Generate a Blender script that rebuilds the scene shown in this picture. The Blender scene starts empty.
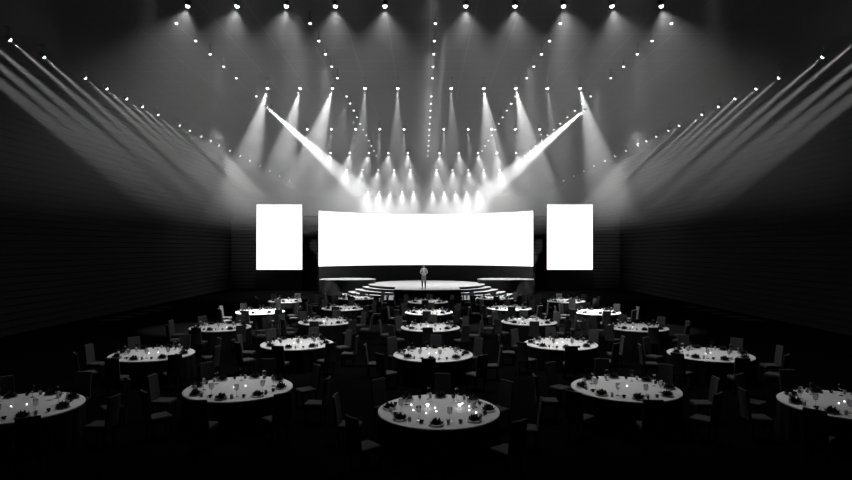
import bpy, math, random
from mathutils import Vector, Matrix
random.seed(7)
sc = bpy.context.scene
C = sc.collection
PI = math.pi

# ------------------------------------------------------------------ materials
def mat(name, col, rough=.7, metal=0, spec=.5, emis=0, trans=0, sample=True, noise=0, nscale=8, bump=0):
    m = bpy.data.materials.new(name); m.use_nodes = True
    nt = m.node_tree; p = nt.nodes['Principled BSDF']
    c = (col, col, col, 1) if not isinstance(col, tuple) else col + (1,)
    p.inputs['Base Color'].default_value = c
    p.inputs['Roughness'].default_value = rough
    p.inputs['Metallic'].default_value = metal
    p.inputs['Specular IOR Level'].default_value = spec
    p.inputs['Transmission Weight'].default_value = trans
    if emis:
        p.inputs['Emission Color'].default_value = (1, 1, 1, 1)
        p.inputs['Emission Strength'].default_value = emis
        if not sample: m.cycles.emission_sampling = 'NONE'
    if noise:
        tc = nt.nodes.new('ShaderNodeTexCoord'); n = nt.nodes.new('ShaderNodeTexNoise')
        n.inputs['Scale'].default_value = nscale; n.inputs['Detail'].default_value = 4
        mr = nt.nodes.new('ShaderNodeMapRange')
        mr.inputs['To Min'].default_value = col * (1 - noise); mr.inputs['To Max'].default_value = col * (1 + noise)
        nt.links.new(tc.outputs['Object'], n.inputs['Vector']); nt.links.new(n.outputs['Fac'], mr.inputs['Value'])
        nt.links.new(mr.outputs['Result'], p.inputs['Base Color'])
        if bump:
            b = nt.nodes.new('ShaderNodeBump'); b.inputs['Strength'].default_value = bump
            nt.links.new(n.outputs['Fac'], b.inputs['Height']); nt.links.new(b.outputs['Normal'], p.inputs['Normal'])
    return m

M = dict(
    wall=mat('slatted_panel', .011, .9, spec=.1, noise=.15, nscale=2),
    back=mat('dark_backdrop', .03, .8, noise=.2, nscale=2),
    carpet=mat('dark_carpet', .002, 1, spec=0, noise=.3, nscale=30, bump=.2),
    black=mat('black_paint', .006, .6, spec=.2, noise=.2, nscale=6),
    blackgloss=mat('black_stage_fascia', .006, .5, spec=.2, noise=.1, nscale=3),
    deck=mat('pale_stage_laminate', .17, .45, noise=.04, nscale=5),
    tread=mat('pale_step_edge', .2, .5, noise=.04, nscale=5),
    metal=mat('dark_metal', .03, .45, metal=.6, noise=.2, nscale=20),
    lens=mat('lit_lens', .8, .3, emis=11, sample=False),
    lens2=mat('lit_small_lens', .8, .3, emis=4.5, sample=False),
    lens3=mat('dim_small_lens', .8, .3, emis=4.5, sample=False),
    screen=mat('led_face', .01, .5, spec=.1, emis=1.5, sample=False),
    cloth=mat('white_tablecloth', .6, .55, noise=.03, nscale=40, bump=.05),
    skirt=mat('dark_table_skirt', .005, .9, spec=.1, noise=.1, nscale=20),
    chair=mat('charcoal_chair_fabric', .04, .95, spec=.1, noise=.12, nscale=60, bump=.1),
    leg=mat('dark_wood_leg', .003, .8, spec=.1, noise=.2, nscale=10),
    plate=mat('grey_porcelain', .35, .2, noise=.03),
    napkin=mat('black_napkin', .03, .9, spec=.1, noise=.2, nscale=30),
    cup=mat('black_ceramic', .01, .25, noise=.1),
    glass=mat('clear_glass', .7, .03, trans=1),
    tumbler=mat('frosted_glass', .7, .35, trans=.7),
    glint=mat('glint_glow_glass', .9, .3, emis=6, sample=False),  # emission stands in for reflections sparkling on the tables
    skin=mat('skin', .45, .5, noise=.05), hair=mat('dark_hair', .02, .6, noise=.3, nscale=40),
    jacket=mat('light_grey_jacket', .38, .8, noise=.06, nscale=20), shirt=mat('white_shirt', .75, .7, noise=.03),
    trousers=mat('mid_grey_trousers', .13, .8, noise=.1, nscale=20), shoe=mat('black_shoe_leather', .015, .3, noise=.1),
    monscreen=mat('dim_monitor_face', .05, .4, emis=.32, sample=False),
)
M['glass'].node_tree.nodes['Principled BSDF'].inputs['IOR'].default_value = 1.12
def ceiling_mat():
    m = bpy.data.materials.new('ceiling_tiles'); m.use_nodes = True; nt = m.node_tree; p = nt.nodes['Principled BSDF']
    tc = nt.nodes.new('ShaderNodeTexCoord'); b = nt.nodes.new('ShaderNodeTexBrick')
    b.offset = 0; b.inputs['Scale'].default_value = 1
    b.inputs['Brick Width'].default_value = 1.6; b.inputs['Row Height'].default_value = 1.6
    b.inputs['Mortar Size'].default_value = .03; b.inputs['Color1'].default_value = (.05,)*3 + (1,)
    b.inputs['Color2'].default_value = (.055,)*3 + (1,); b.inputs['Mortar'].default_value = (.16,)*3 + (1,)
    nt.links.new(tc.outputs['Object'], b.inputs['Vector']); nt.links.new(b.outputs['Color'], p.inputs['Base Color'])
    p.inputs['Roughness'].default_value = .8
    return m
M['ceil'] = ceiling_mat()

# ------------------------------------------------------------------ mesh builder
class MB:
    def __init__(s): s.v = []; s.f = []; s.mi = []; s.sm = []
    def add(s, vs, fs, mi=0, smooth=False):
        b = len(s.v); s.v += [tuple(v) for v in vs]
        for f in fs: s.f.append(tuple(b + i for i in f)); s.mi.append(mi); s.sm.append(smooth)
    def box(s, lo, hi, mi=0, mtx=None, taper=None):
        x0, y0, z0 = lo; x1, y1, z1 = hi
        vs = [Vector((x, y, z)) for x in (x0, x1) for y in (y0, y1) for z in (z0, z1)]
        if taper:
            cx, cy = (x0+x1)/2, (y0+y1)/2
            vs = [Vector((cx+(v.x-cx)*taper, cy+(v.y-cy)*taper, v.z)) if v.z == z0 else v for v in vs]
        if mtx: vs = [mtx @ v for v in vs]
        s.add(vs, [(0,1,3,2),(4,6,7,5),(0,4,5,1),(2,3,7,6),(0,2,6,4),(1,5,7,3)], mi)
    def lathe(s, prof, n=16, mi=0, mtx=None, closed_top=True, closed_bot=True):
        vs = []; fs = []
        for r, z in prof:
            for k in range(n):
                a = 2*PI*k/n; vs.append(Vector((r*math.cos(a), r*math.sin(a), z)))
        for j in range(len(prof)-1):
            for k in range(n):
                k2 = (k+1) % n; fs.append((j*n+k, j*n+k2, (j+1)*n+k2, (j+1)*n+k))
        if closed_bot: fs.append(tuple(reversed(range(n))))
        if closed_top: fs.append(tuple((len(prof)-1)*n+k for k in range(n)))
        if mtx: vs = [mtx @ v for v in vs]
        s.add(vs, fs, mi, True)
    def prism(s, pts, z0, z1, side=0, top=0):
        n = len(pts)
        s.add([(x, y, z0) for x, y in pts] + [(x, y, z1) for x, y in pts],
              [(i, (i+1) % n, n+(i+1) % n, n+i) for i in range(n)], side)
        s.add([(x, y, z1) for x, y in pts], [tuple(range(n))], top)
        s.add([(x, y, z0) for x, y in pts], [tuple(reversed(range(n)))], side)
    def mesh(s, name, mats):
        me = bpy.data.meshes.new(name); me.from_pydata(s.v, [], s.f)
        for m in (mats if isinstance(mats, (list, tuple)) else [mats]): me.materials.append(m)
        me.polygons.foreach_set('material_index', s.mi); me.polygons.foreach_set('use_smooth', s.sm)
        me.validate(); me.update()
        return me
    def build(s, name, mats, parent=None, loc=None, bevel=0, seg=2):
        o = bpy.data.objects.new(name, s.mesh(name, mats)); C.objects.link(o)
        if parent: o.parent = parent
        if loc: o.location = loc
        if bevel:
            b = o.modifiers.new('bevel', 'BEVEL'); b.width = bevel; b.segments = seg; b.limit_method = 'ANGLE'
        return o

def tag(o, label=None, cat=None, group=None, kind=None):
    if label:
        n = len(label.replace(',', ' ').split()); assert 4 <= n <= 16, label
        o['label'] = label
    if cat: o['category'] = cat
    if group: o['group'] = group
    if kind: o['kind'] = kind
    return o
def empty(name, loc=(0, 0, 0), rz=0):
    o = bpy.data.objects.new(name, None); C.objects.link(o); o.location = loc; o.rotation_euler = (0, 0, rz)
    o.empty_display_size = .1
    return o
def kids(o): return KIDS.get(o.name, [])
KIDS = {}
def register(root):
    for o in C.objects:
        if o.parent is not None: KIDS.setdefault(o.parent.name, [])
        if o.parent is not None and o not in KIDS[o.parent.name]: KIDS[o.parent.name].append(o)
def copy_tree(o, parent=None):
    c = o.copy(); C.objects.link(c)
    if parent: c.parent = parent
    for ch in list(kids(o)):
        d = copy_tree(ch, c); KIDS.setdefault(c.name, []).append(d)
    return c
USED = set()
def instance(proto, loc, rz, label, cat, group, scale=1):
    """first use moves the prototype itself, later uses copy the thing and its parts"""
    if proto.name in USED: o = copy_tree(proto)
    else: USED.add(proto.name); o = proto
    o.location = loc; o.rotation_euler = (0, 0, rz)
    if scale != 1: o.scale = (scale,)*3
    return tag(o, label, cat, group)

# ------------------------------------------------------------------ camera, haze
cd = bpy.data.cameras.new('camera'); cam = bpy.data.objects.new('camera', cd); C.objects.link(cam)
cd.lens = 24; cd.sensor_width = 36; cd.shift_y = 8/852; cd.shift_x = 3.5/852; cd.clip_end = 300
cam.location = (-.3, 0, 3.95); cam.rotation_euler = (PI/2, 0, 0)
sc.camera = cam
sc.view_settings.view_transform = 'Standard'; sc.view_settings.look = 'None'
sc.view_settings.exposure = 0; sc.view_settings.gamma = 1
HAZE = .03
w = bpy.data.worlds.new('hall_air'); sc.world = w; w.use_nodes = True; nt = w.node_tree; nt.nodes.clear()
wo = nt.nodes.new('ShaderNodeOutputWorld'); bg = nt.nodes.new('ShaderNodeBackground')
bg.inputs[0].default_value = (0, 0, 0, 1); bg.inputs[1].default_value = 0
vs_ = nt.nodes.new('ShaderNodeVolumeScatter'); vs_.inputs['Density'].default_value = HAZE; vs_.inputs['Anisotropy'].default_value = -.2
nt.links.new(bg.outputs[0], wo.inputs[0]); nt.links.new(vs_.outputs[0], wo.inputs[1])
# the haze hangs under the ceiling: clear air up to 6 m, full density above 10 m
_g = nt.nodes.new('ShaderNodeNewGeometry'); _s = nt.nodes.new('ShaderNodeSeparateXYZ'); _m = nt.nodes.new('ShaderNodeMapRange')
nt.links.new(_g.outputs['Position'], _s.inputs[0]); nt.links.new(_s.outputs[2], _m.inputs[0])
_m.inputs[1].default_value = 5; _m.inputs[2].default_value = 8.5; _m.inputs[3].default_value = 0; _m.inputs[4].default_value = HAZE
nt.links.new(_m.outputs[0], vs_.inputs['Density'])
w.cycles.volume_step_size = 2; sc.cycles.volume_max_steps = 64
sc.cycles.volume_bounces = 0; sc.cycles.max_bounces = 6; sc.cycles.diffuse_bounces = 2
sc.cycles.sample_clamp_indirect = 2

# ------------------------------------------------------------------ the hall
XW, YB, YF, ZC, PITCH = 19.0, 55.5, 93.0, 12.4, .33
def louvres(run, z1):
    """saw-tooth slat profile from floor to z1 as (out, z) pairs; out grows into the room"""
    pr = []; z = 0
    while z < z1:
        pr += [(.07, z+.02), (.0, min(z+PITCH-.03, z1)), (.0, min(z+PITCH, z1))]; z += PITCH
    return pr
def slat_wall(name, p0, p1, inward, z1, thick=.35):
    m = MB(); pr = louvres(None, z1); n = len(pr)
    pts = [(o, z) for o, z in pr] + [(-thick, z1), (-thick, 0)]
    k = len(pts); vs = []
    for (x, y) in (p0, p1):
        vs += [(x + inward[0]*o, y + inward[1]*o, z) for o, z in pts]
    m.add(vs, [(i, (i+1) % k, k+(i+1) % k, k+i) for i in range(k)])
    m.add(vs, [tuple(range(k)), tuple(reversed(range(k, 2*k)))])
    return tag(m.build(name, M['wall']), kind='structure')
slat_wall('wall_left', (-XW, -2), (-XW, YF), (1, 0), ZC)
slat_wall('wall_right', (XW, YF), (XW, -2), (-1, 0), ZC)
slat_wall('wall_back', (-XW, YB), (XW, YB), (0, -1), 7.1, .3)
m = MB(); m.box((-XW-.4, -2.4, -.3), (XW+.4, YF+.5, 0)); tag(m.build('floor', M['carpet']), kind='structure')
m = MB(); m.box((-XW-.4, -2.4, ZC), (XW+.4, YF+.5, ZC+.3)); tag(m.build('ceiling', M['ceil']), kind='structure')
m = MB(); m.box((-XW, YF, 0), (XW, YF+.4, ZC)); tag(m.build('wall_far', M['back']), kind='structure')
m = MB(); m.box((-XW, -2.4, 0), (XW, -2, ZC)); tag(m.build('wall_near', M['back']), kind='structure')

# ------------------------------------------------------------------ screens
def curved_band(R, cy, half, z0, z1, t, n=48):
    m = MB(); a0 = math.asin(half/R)
    vs = []
    for i in range(n+1):
        a = -a0 + 2*a0*i/n
        for r in (R, R+t):
            for z in (z0, z1): vs.append((r*math.sin(a), cy + r*math.cos(a), z))
    fs = []
    for i in range(n):
        b = i*4; c = b+4
        fs += [(b, c, c+1, b+1), (b+2, b+3, c+3, c+2), (b+1, c+1, c+3, b+3), (b, b+2, c+2, c)]
    fs += [(0, 1, 3, 2), (n*4, n*4+2, n*4+3, n*4+1)]
    m.add(vs, fs); return m
SR, SY = 11.75, 42.75
t = tag(empty('led_screen', (0, 54, 0)), 'wide curved white LED screen on a black plinth behind the round stage', 'screen')
for nm, a, mt in (('display', (SR, SY-54, 9.38, 2.33, 7.22, .06), 'screen'), ('frame', (SR+.065, SY-54, 9.42, 2.30, 7.25, .14), 'black'),
                  ('plinth', (SR, SY-54, 9.38, 0, 2.295, .3), 'blackgloss')):
    curved_band(*a).build(nm, M[mt], t)
for s, nm in ((-1, 'left'), (1, 'right')):
    X = s*14.02 - .1
    t = tag(empty('led_screen', (X, 54.8, 0)), f'flat upright white LED screen on a black base, {nm} of the curved one', 'screen', 'side screens')
    m = MB(); m.box((-2.2, 0, 1.86), (2.2, .05, 8.16)); m.build('display', M['screen'], t)
    m = MB(); m.box((-2.24, .055, 1.84), (2.24, .25, 8.2)); m.build('frame', M['black'], t)
    m = MB(); m.box((-2.26, -.1, 0), (2.26, .3, 1.835)); m.build('base', M['black'], t, bevel=.02)

# ------------------------------------------------------------------ stage
EC = [(-6.75, 48.9), (6.85, 48.9)]; EA, EB = 2.43, 1.7
def inside(x, y, g=.03):
    return any(((x-cx)/(EA+g))**2 + ((y-cy)/(EB+g))**2 < 1 for cx, cy in EC)
def outline(r, lobe=False, n=240, c=(0.05, 48.0)):
    pts = []
    for i in range(n):
        a = 2*PI*i/n; dx, dy = math.cos(a), math.sin(a)
        rr = r if (c[1] + r*dy) < 48.1 else min(r, 4.85)
        if lobe and dy < 0:
            rr = max(rr, min(7.3, 2.42/max(1e-3, abs(dx))))
        while inside(c[0]+rr*dx, c[1]+rr*dy): rr -= .03
        pts.append((c[0]+rr*dx, c[1]+rr*dy))
    return pts
st = tag(empty('round_stage', (0, 48, 0)), 'low round stage with pale top, black front and curved side steps', 'stage')
def shift(p): return [(x, y-48) for x, y in p]
for r, z0, z1 in ((7.2, 0, .19), (6.6, .192, .375), (6.0, .377, .56), (5.4, .562, .75)):
    m = MB(); m.prism(shift(outline(r)), z0, z1, 0, 1); m.build('step', [M['blackgloss'], M['tread']], st)
m = MB(); m.prism(shift(outline(4.87, True)), .752, .9, 0, 0)
lobe = [(x, y) for x, y in outline(4.87, True) if y < 44.0]
m.prism(shift([(-2.42, 43.9), *[p for p in lobe if abs(p[0]-.05) < 2.45 and p[1] < 43.6], (2.5, 43.9)]), 0, .751, 0, 0)
m.build('fascia', [M['blackgloss']], st)
m = MB(); m.prism(shift(outline(4.9, True)), .902, .94, 0, 0); m.build('deck', M['deck'], st)
for (cx, cy), nm in zip(EC, ('left', 'right')):
    t = tag(empty('side_platform', (cx, cy, 0)), f'small oval black platform with pale top, {nm} of the round stage', 'platform', 'side platforms')
    el = lambda k: [((EA*k)*math.cos(2*PI*i/64), (EB*k)*math.sin(2*PI*i/64)) for i in range(64)]
    m = MB(); m.prism(el(.985), 0, 1.23); m.build('fascia', M['blackgloss'], t)
    m = MB(); m.prism(el(1), 1.232, 1.29); m.build('deck', M['deck'], t)
for x, wd, nm in ((-3.01, .37, 'outer of the left pair'), (-2.5, .44, 'inner of the left pair'), (2.6, .3, 'inner of the right pair'), (2.98, .34, 'outer of the right pair')):
    t = tag(empty('floor_monitor', (x, 39.6, 0)), f'low dim grey monitor before the stage, {nm}', 'monitor', 'floor monitors before the stage')
    m = MB(); m.box((-wd/2, 0, 0), (wd/2, .3, .68)); m.build('casing', M['black'], t, bevel=.01)
    m = MB(); m.box((-wd/2+.015, -.012, .33), (wd/2-.015, -.002, .64)); m.build('screen', M['monscreen'], t)

# ------------------------------------------------------------------ lamps
DIRS = []
def spot(p, d, watts, ang, blend=.5, r=.05):
    l = bpy.data.lights.new('beam', 'SPOT'); l.energy = watts; l.spot_size = math.radians(ang); l.spot_blend = blend; l.shadow_soft_size = r
    o = bpy.data.objects.new('beam_light', l); C.objects.link(o); o.location = p
    o.rotation_euler = Vector(d).to_track_quat('-Z', 'Y').to_euler()
    return o
# moving head: base on the ceiling, yoke, tilting head with a domed lens
mh = empty('spotlight')
m = MB(); m.box((-.08, -.06, .40), (.08, .06, .45)); m.lathe([(.014, .15), (.014, .40)], 8); m.build('base', M['metal'], mh)
m = MB()
for s in (-1, 1): m.box((s*.092-.01, -.025, -.02), (s*.092+.01, .025, .14))
m.box((-.102, -.03, .135), (.102, .03, .155)); m.build('yoke', M['metal'], mh)
m = MB(); m.lathe([(.04, .1), (.06, .08), (.068, .0), (.075, -.03), (.075, -.06), (.068, -.065)], 16)
hd = m.build('head', M['metal'], mh)
m = MB(); m.lathe([(.07, -.066), (.068, -.09), (.05, -.12), (.025, -.135), (.0, -.138)], 14, closed_top=False)
m.build('lens', M['lens'], hd)
dl = empty('ceiling_downlight')
m = MB(); m.lathe([(.02, .45), (.02, .08), (.05, .07), (.06, .03), (.06, 0), (.05, -.005)], 14); m.build('housing', M['metal'], dl)
m = MB(); m.lathe([(.052, -.006), (.05, -.03), (.03, -.05), (0, -.058)], 12, closed_top=False); lz = m.build('lens', M['lens2'], dl)
register(None)

def moving_head(p, d, watts, ang, blend, label, group, base_z=None):
    o = instance(mh, p, 0, label, 'stage light', group)
    q = Vector(d).normalized()
    for ch in kids(o) if o is not mh else KIDS['spotlight']:
        if ch.name.startswith('head'):
            ch.rotation_euler = q.to_track_quat('-Z', 'Y').to_euler()
    if watts: spot(Vector(p) + q*.21, d, watts, ang, blend)
    return o
ORD = ['first', 'second', 'third', 'fourth', 'fifth', 'sixth', 'seventh', 'eighth', 'ninth', 'tenth', 'eleventh', 'twelfth', 'thirteenth',
       'fourteenth', 'fifteenth', 'sixteenth', 'seventeenth', 'eighteenth', 'nineteenth', 'twentieth']
XS = [-7.97, -6.36, -4.75, -3.15, -1.53, 1.12, 2.73, 4.31, 5.89, 7.5]
TL = [-.62, -.50, -.30, -.05, 0, 0, .05, .3, .5, .62]
TB = [-.27, -.24, -.30, -.06, -.02, .03, .12, .22, .12, .25]
ROWS = [  # depth, watts, cone, blend, tilt, tilt scale
    (18.6, 750, 112, 1, TL, .45), (28.2, 21000, 26, .5, TB, 1), (37.9, 7000, 16, .5, TB, .6),
    (47.4, 5500, 75, 1, TB, .8), (57.6, 7500, 75, 1, TB, .8), (80, 20000, 75, 1, TB, .6)]
PW = {(1, 4): .5, (1, 3): .45, (1, 5): .35, (1, 8): .25, (1, 2): 1.3, (1, 7): 1.2}
for i, (Y, P, A, B, T, ts) in enumerate(ROWS):
    for k, x in enumerate(XS):
        moving_head((x, Y, 11.95), (T[k]*ts, .1 if i == 0 else -.02, -1), P*PW.get((i, k), 1), A * (.7 if i == 1 and k in (3, 4, 5, 8) else 1), B,
                    f'black moving head lamp, {ORD[k]} from the left in the {ORD[i]} ceiling row', f'moving heads of the {ORD[i]} ceiling row')
for s, nm, zz in ((-1, 'left', 11.05), (1, 'right', 10.9)):
    p = Vector((s*8.0-.15, 28.5, zz)); d = Vector((s*3.74-.11, 55.0, 7.25)) - p
    moving_head(p, d, 230000, 5.9, .55, f'bright narrow beam lamp aimed over the stage, hung at {nm} of the second row', 'narrow beam lamps')
    h = MB(); h.lathe([(.025, 0), (.025, ZC-zz-.45)], 8)
    tag(h.build('drop_pipe', M['metal'], None, (p.x, p.y, zz+.451)), f'thin dark pipe holding the beam lamp, {nm} of the second row', 'pipe', 'beam lamp pipes')
# side files along both walls, beams raking down the hall
ZS = [23.6, 26.5, 28.3, 30.2, 31.9, 33.8, 36.8, 38.4, 40.4, 42.2, 43.9, 46.4, 49, 51.8, 55, 58.5, 62.5, 67]
for s, nm, X in ((-1, 'left', -16.1), (1, 'right', 16.4)):
    for k, Y in enumerate(([21.65] + ZS) if s < 0 else ([21.65] + ZS)):
        moving_head((X, Y, 11.95), (-.42*s, .9, -.61), 34000 if Y < 43 else 12000, 5.2, .6,
                    f'small moving head lamp, {ORD[k]} from the near end of the {nm} wall file', f'lamps of the {nm} wall file')
    for Y in (19.7, 17.8, 15.9):     # same file, above the frame
        spot((X, Y, 11.75), (-.42*s, .9, -.61), 34000, 5.2, .6)
# five files of downlights
FX = [(-9.05, 'far left'), (-4.3, 'inner left'), (.16, 'middle'), (4.6, 'inner right'), (8.55, 'far right')]
FY = [20.2, 21.9, 23.4, 25, 26.7, 29.9, 31.4, 33, 34.7, 36.5, 38.3, 40.2, 42.2, 44.4, 46.7, 49.2]
for x, nm in FX:
    for k, Y in enumerate(FY):
        instance(dl, (x, Y, 11.95), 0, f'small round ceiling downlight, {ORD[k]} from the near end of the {nm} file', 'ceiling light', f'downlights of the {nm} file')
for s, x in ((-1, -4.3), (1, 4.6)):
    for Y in (29.9, 31.4, 33, 34.7, 36.5):
        spot((x, Y, 11.8), (s*1, .1, -.9), 22000, 3.5, .5)

# ------------------------------------------------------------------ tables and chairs
def chair_proto():
    t = empty('banquet_chair')
    m = MB(); m.box((-.2, -.2, .36), (.2, .22, .46)); m.build('seat', M['chair'], t, bevel=.03, seg=3)
    m = MB(); n = 8; vs = []
    for j in range(n+1):
        z = .40 + .62*j/n; yb = -.20 - .07*(j/n)**1.4; hw = .2 - .012*j/n
        for i in range(7):
            u = -1 + i/3; vs.append((hw*u, yb - .02*(1-u*u)*.9, z))
        for i in range(7):
            u = 1 - i/3; vs.append((hw*u, yb - .055 - .02*(1-u*u)*.9, z))
    k = 14; fs = [(j*k+i, j*k+(i+1) % k, (j+1)*k+(i+1) % k, (j+1)*k+i) for j in range(n) for i in range(k)]
    fs += [tuple(reversed(range(k))), tuple(n*k+i for i in range(k))]
    m.add(vs, fs); m.build('backrest', M['chair'], t, bevel=.012)
    for x in (-.17, .17):
        for y in (-.18, .18):
            m = MB(); m.box((x-.02, y-.02, 0), (x+.02, y+.02, .36), taper=.65); m.build('leg', M['leg'], t)
    return t
def table_proto():
    t = empty('banquet_table')
    m = MB(); m.lathe([(1.19, .705), (1.2, .712), (1.2, .742), (1.19, .75), (0, .7501)], 72, closed_top=False); m.build('tabletop', M['cloth'], t)
    m = MB(); n = 120; vs = []
    for j in range(6):
        z = .703 - .69*j/5
        for k in range(n):
            a = 2*PI*k/n; r = 1.185 + (.004+.035*j/5)*math.sin(a*20) + .02*j/5; vs.append((r*math.cos(a), r*math.sin(a), z))
    m.add(vs, [(j*n+k, (j+1)*n+k, (j+1)*n+(k+1) % n, j*n+(k+1) % n) for j in range(5) for k in range(n)], 0, True)
    m.build('table_skirt', M['skirt'], t)
    m = MB(); m.lathe([(.3, 0), (.3, .03), (.05, .06), (.05, .66), (.3, .7)], 16); m.build('pedestal', M['leg'], t)
    return t
def napkin_mesh():
    m = MB()
    for ring, (n, r0, r1, z1, off) in enumerate(((7, .035, .115, .06, 0), (6, .025, .085, .095, .4), (5, .015, .05, .12, .8))):
        for k in range(n):
            a = 2*PI*(k/n) + off; ca, sa = math.cos(a), math.sin(a); w_ = r1*math.sin(PI/n)*1.05
            def P(r, s, z): return (r*ca - s*sa, r*sa + s*ca, z)
            b = .012
            vs = [P(r0, -w_*.5, b), P(r0, w_*.5, b), P(r1*.75, w_, z1*.45), P(r1*1.1, 0, z1), P(r1*.75, -w_, z1*.45), P(r1*.6, 0, z1*.3),
                  P(r0*.6, 0, b)]
            m.add(vs, [(0, 5, 4), (0, 1, 5), (1, 2, 5), (2, 3, 5), (3, 4, 5), (0, 4, 6), (1, 6, 2), (4, 3, 6), (3, 2, 6), (0, 6, 1)])
    m.lathe([(.05, .01), (.055, .03), (.02, .07)], 10)
    m.v = [(x*1.12, y*1.12, z*1.12) for x, y, z in m.v]
    return m.mesh('napkin', M['napkin'])
def glass_parts(t):
    m = MB(); m.lathe([(.006, .092), (.026, .105), (.038, .13), (.04, .16), (.033, .2), (.031, .2), (.038, .16), (.036, .132), (.024, .108), (0, .098)], 14, closed_top=False)
    m.build('bowl', M['glass'], t)
    m = MB(); m.lathe([(.036, 0), (.036, .003), (.006, .008), (.0045, .02), (.0045, .085), (.006, .092)], 10); m.build('stem', M['glass'], t)
chair = chair_proto(); table = table_proto()
wg = empty('wine_glass'); glass_parts(wg)
def single(name, mesh): o = bpy.data.objects.new(name, mesh); C.objects.link(o); return o
m = MB(); m.lathe([(.07, 0), (.08, .004), (.135, .014), (.14, .018), (.134, .019), (.08, .008), (0, .0075)], 24, closed_top=False)
plate = single('dinner_plate', m.mesh('dinner_plate', M['plate']))
nap = single('folded_napkin', napkin_mesh())
m = MB(); m.lathe([(.028, 0), (.033, .09), (.031, .09), (.026, .006), (0, .005)], 14, closed_top=False)
tum = single('water_tumbler', m.mesh('water_tumbler', M['tumbler']))
m = MB(); m.lathe([(.02, 0), (.024, .006), (.04, .045), (.042, .06), (.038, .06), (.034, .04), (.0, .012)], 14, closed_top=False)
m.box((.038, -.006, .02), (.062, .006, .028)); m.box((.054, -.006, .026), (.062, .006, .05)); m.box((.036, -.006, .046), (.062, .006, .054))
cup = single('tea_cup', m.mesh('tea_cup', M['cup']))
m = MB(); m.lathe([(.01, 0), (.012, .016), (.01, .018), (0, .018)], 10, closed_top=False)
tea = single('glint_bead', m.mesh('glint_bead', M['glint']))  # glowing bead imitates a lamp reflection on the table
cg = empty('glint_goblet')  # glowing goblet imitates a larger bright reflection on the table
m = MB(); m.lathe([(.02, 0), (.02, .004), (.005, .01), (.005, .05), (.008, .055)], 10); m.build('stem', M['glass'], cg)
m = MB(); m.lathe([(.008, .056), (.03, .085), (.045, .11), (.0, .111)], 14, closed_top=False); m.build('glowing_cup', M['glint'], cg)
register(None)

SEATS = ['near', 'near right', 'right', 'far right', 'far', 'far left', 'left', 'near left']
FILES = [(0, 0.02, [11.23, 17.16, 23.0, 28.4, 34.0], 'middle'),
         (1, -4.5, [13.0, 19.05, 24.75, 30.4, 36.4], 'inner left'), (2, 4.34, [13.0, 19.05, 24.75, 30.4, 36.4], 'inner right'),
         (3, -8.48, [11.44, 17.2, 23.0, 28.65, 34.6], 'outer left'), (4, 8.38, [11.66, 17.16, 23.0, 28.45, 34.6], 'outer right')]
NTH = ['nearest', 'second', 'third', 'fourth', 'farthest']
# radiance wanted on each cloth -> watts of the spot added above it, no fixture
TW = {'middle': [700, 1100, 2600, 3200, 3000], 'inner left': [420, 2300, 2600, 3000, 2800], 'inner right': [420, 2300, 2600, 3000, 2800],
      'outer left': [240, 330, 750, 2200, 2600], 'outer right': [240, 330, 750, 2200, 2600]}
ROT = math.radians(266)
n_t = 0
for fi, tx, ys, fn in FILES:
    for ri, ty in enumerate(ys):
        T = f'{NTH[ri]} table of the {fn} file'
        instance(table, (tx, ty, 0), 0, f'round banquet table with white top, the {T}', 'table', 'round banquet tables')
        spot((tx, ty-.2, 11.9), (0, .2, -11.2), TW[fn][ri], 28, .5, .2)
        for k, sn in enumerate(SEATS):
            a = ROT + k*PI/4; ca, sa = math.cos(a), math.sin(a)
            def at(r, da, z): return (tx + r*math.cos(a+da), ty + r*math.sin(a+da), z)
            instance(chair, (tx+1.75*ca + random.uniform(-.03, .03), ty+1.75*sa + random.uniform(-.03, .03), 0), a + PI/2 + random.uniform(-.06, .06),
                     f'dark high-backed chair at {sn} seat, {T}', 'chair', 'chairs around the banquet tables')
            instance(plate, at(.98, 0, .7502), a, f'round plate at {sn} seat, {T}', 'plate', 'plates on the tables')
            instance(nap, at(.98, 0, .759), a + random.uniform(0, 1), f'dark petal-folded napkin at {sn} seat, {T}', 'napkin', 'folded napkins')
            instance(tum, at(.95, math.radians(13), .7502), 0, f'short water tumbler at {sn} seat, {T}', 'glass', 'water tumblers')
            instance(wg, at(.76, math.radians(18), .7502), 0, f'stemmed wine glass at {sn} seat, {T}', 'glass', 'wine glasses', 1.3)
            instance(cup, at(.93, math.radians(28), .7502), a, f'small dark tea cup at {sn} seat, {T}', 'cup', 'tea cups')
        if fn == 'middle' and ri == 0:
            for gx, nm in ((-.22, 'left'), (.42, 'right')):
                instance(cg, (tx+gx, ty+.08, .7502), 0, f'small goblet-shaped glint at centre {nm} of the {T}', 'glint', 'goblet-shaped glints', .8)
            spots = [(-.22, .3), (-.07, .12), (-.05, -.12), (-.25, -.25), (-.5, -.05), (.5, .45), (.62, .22), (.6, -.05), (.72, -.2), (-.55, .35)]
        else:
            spots = [(-.12, .02), (.1, .16)] if ri < 2 else [(random.uniform(-.3, .3), random.uniform(-.2, .2))]
        for j, (dx, dy) in enumerate(spots):
            lab = f'tiny bead glowing as glint, {ORD[j]} from left, {T}' if len(spots) > 1 else f'tiny bead glowing as glint on the {T}'
            if len(spots) > 1:
                j2 = sorted(range(len(spots)), key=lambda q: spots[q][0]).index(j); lab = f'tiny bead glowing as glint, {ORD[j2]} from left, {T}'
            instance(tea, (tx+dx, ty+dy, .7502), 0, lab, 'glint', 'glint beads on the tables')

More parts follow.
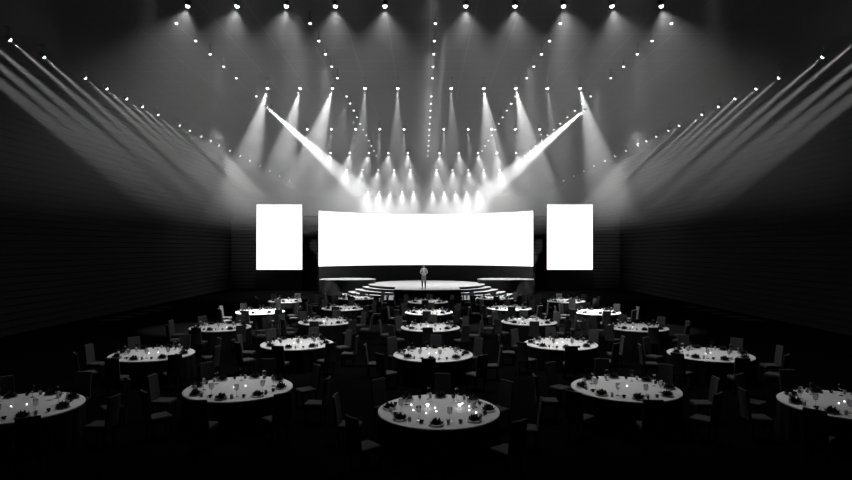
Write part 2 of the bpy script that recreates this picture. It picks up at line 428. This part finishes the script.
# ------------------------------------------------------------------ speaker
def skin_obj(name, nodes, edges, material, parent, root=0, sub=2):
    me = bpy.data.meshes.new(name); names = list(nodes)
    me.from_pydata([nodes[n][0] for n in names], [(names.index(a), names.index(b)) for a, b in edges], [])
    o = bpy.data.objects.new(name, me); C.objects.link(o); o.parent = parent
    md = o.modifiers.new('skin', 'SKIN'); md.use_smooth_shade = True
    sv = me.skin_vertices[0].data
    for i, n in enumerate(names):
        r = nodes[n][1]; sv[i].radius = r if isinstance(r, tuple) else (r, r); sv[i].use_root = (i == root)
    s = o.modifiers.new('sub', 'SUBSURF'); s.levels = sub; s.render_levels = sub
    me.materials.append(material)
    return o
def limb_sym(nodes, edges):
    n2 = dict(nodes); e2 = list(edges)
    for k, (p, r) in nodes.items():
        if k.endswith('_l'): n2[k[:-2]+'_r'] = ((-p[0], p[1], p[2]), r)
    for a, b in edges:
        if a.endswith('_l') or b.endswith('_l'):
            e2.append((a[:-2]+'_r' if a.endswith('_l') else a, b[:-2]+'_r' if b.endswith('_l') else b))
    return n2, e2
per = tag(empty('person', (-.2, 42.6, .941)), 'person standing on the stage in light jacket, hands together before the waist', 'person')
N = {'pelvis': ((0, 0, .95), (.13, .10)), 'waist': ((0, 0, 1.08), (.12, .09)), 'chest': ((0, .01, 1.3), (.15, .105)), 'upper': ((0, .01, 1.43), (.10, .08)),
     'neck': ((0, .01, 1.52), .05), 'jaw': ((0, -.012, 1.59), (.056, .062)), 'face': ((0, 0, 1.66), (.078, .092)), 'crown': ((0, .01, 1.73), (.07, .085)),
     'nose': ((0, -.1, 1.64), .011), 'ear_l': ((.085, .01, 1.65), .012),
     'shoulder_l': ((.17, .01, 1.42), .055), 'elbow_l': ((.26, .0, 1.14), .04), 'wrist_l': ((.09, -.2, 1.06), .026), 'palm_l': ((.045, -.23, 1.05), (.03, .018)),
     'hip_l': ((.09, 0, .88), .085), 'knee_l': ((.10, -.005, .48), .055), 'ankle_l': ((.11, .02, .09), .038), 'toe_l': ((.12, -.12, .035), .03)}
E_ = [('pelvis', 'waist'), ('waist', 'chest'), ('chest', 'upper'), ('upper', 'neck'), ('neck', 'jaw'), ('jaw', 'face'), ('face', 'crown'), ('face', 'nose'), ('face', 'ear_l'),
      ('upper', 'shoulder_l'), ('shoulder_l', 'elbow_l'), ('elbow_l', 'wrist_l'), ('wrist_l', 'palm_l'),
      ('pelvis', 'hip_l'), ('hip_l', 'knee_l'), ('knee_l', 'ankle_l'), ('ankle_l', 'toe_l')]
for j, (dz, ln) in enumerate(((.03, .035), (.01, .045), (-.01, .04), (-.028, .03))):
    N[f'finger{j}_l'] = ((.02, -.24, 1.05+dz), .009); N[f'tip{j}_l'] = ((.02-ln, -.25-.012*j*0, 1.045+dz), .008)
    E_ += [('palm_l', f'finger{j}_l'), (f'finger{j}_l', f'tip{j}_l')]
N['thumb_l'] = ((.045, -.225, 1.095), .010); E_.append(('palm_l', 'thumb_l'))
# the left-side fingers lie a little in front of the right-side ones
n2, e2 = limb_sym(N, E_)
for k in list(n2):
    if k.endswith('_r') and (k.startswith('finger') or k.startswith('tip')): p, r = n2[k]; n2[k] = ((p[0], p[1]-.03, p[2]-.006), r)
skin_obj('body', n2, e2, M['skin'], per)
J = {'hem': ((0, 0, .90), (.185, .142)), 'waist': ((0, 0, 1.06), (.14, .11)), 'chest': ((0, .01, 1.29), (.175, .125)), 'collar': ((0, .012, 1.44), (.10, .085)),
     'shoulder_l': ((.175, .01, 1.41), .07), 'elbow_l': ((.265, .0, 1.14), .055), 'cuff_l': ((.115, -.175, 1.062), .038)}
JE = [('hem', 'waist'), ('waist', 'chest'), ('chest', 'collar'), ('collar', 'shoulder_l'), ('shoulder_l', 'elbow_l'), ('elbow_l', 'cuff_l')]
j2, je2 = limb_sym(J, JE); skin_obj('jacket', j2, je2, M['jacket'], per, 1)
T_ = {'waist': ((0, 0, 1.03), (.14, .105)), 'pelvis': ((0, 0, .92), (.16, .118)), 'hip_l': ((.09, 0, .83), .1), 'knee_l': ((.10, -.005, .48), .078), 'hem_l': ((.11, .015, .1), .06)}
t2, te2 = limb_sym(T_, [('waist', 'pelvis'), ('pelvis', 'hip_l'), ('hip_l', 'knee_l'), ('knee_l', 'hem_l')]); skin_obj('trousers', t2, te2, M['trousers'], per, 1)
for s in (-1, 1):
    m = MB(); m.box((s*.118-.045, -.19, 0), (s*.118+.045, .075, .05)); m.box((s*.115-.04, -.06, .045), (s*.115+.04, .07, .11)); o = m.build('shoe', M['shoe'], per, bevel=.02, seg=3)
m = MB(); m.lathe([(0.0, .1), (.04, .094), (.07, .072), (.087, .035), (.09, 0), (.086, -.03)], 20,
                  mtx=Matrix.Translation((0, .018, 1.685)) @ Matrix.Rotation(math.radians(-24), 4, 'X') @ Matrix.Diagonal((.86, 1.0, .98, 1)), closed_top=False, closed_bot=False)
m.build('hair', M['hair'], per)
for s in (-1, 1):
    m = MB(); m.lathe([(0, -.007), (.007, -.004), (.009, 0), (.007, .004), (0, .007)], 8, mtx=Matrix.Translation((s*.028, -.082, 1.665)), closed_top=False, closed_bot=False); m.build('eye', M['hair'], per)
m = MB(); m.box((-.022, -.079, 1.598), (.022, -.066, 1.604)); m.build('mouth', M['hair'], per)
m = MB(); m.add([(-.045, -.125, 1.42), (.045, -.125, 1.42), (0, -.145, 1.18), (0, -.14, 1.42), (-.04, -.09, 1.47), (.04, -.09, 1.47)], [(0, 3, 2), (3, 1, 2), (0, 4, 5, 1, 3)])
m.build('shirt_front', M['shirt'], per)

spot((.5, 19, 11.6), (-.7, 23.6, -9.65), 20000, 3.6, .8, .1)   # key light added to brighten the speaker, no fixture
# stage wash, spots added without fixtures to brighten the stage and platforms
spot((-3.5, 36, 11.9), (1.2, 10.5, -10), 450, 40, .8, .3)
spot((3.5, 36, 11.9), (-1.2, 10.5, -10), 450, 40, .8, .3)
for s in (-1, 1): spot((s*6.8, 44, 11.9), (0, 4.9, -10), 350, 26, .8, .2)
# spots added without fixtures, brightening the slatted walls beside the screens
for s in (-1, 1):
    spot((s*16.4, 46, 11.9), (s*.1, 9.4, -6.5), 5000, 40, 1, .2)
    spot((s*14, 38, 11.9), (s*5, 11, -7), 1000, 70, 1, .2)
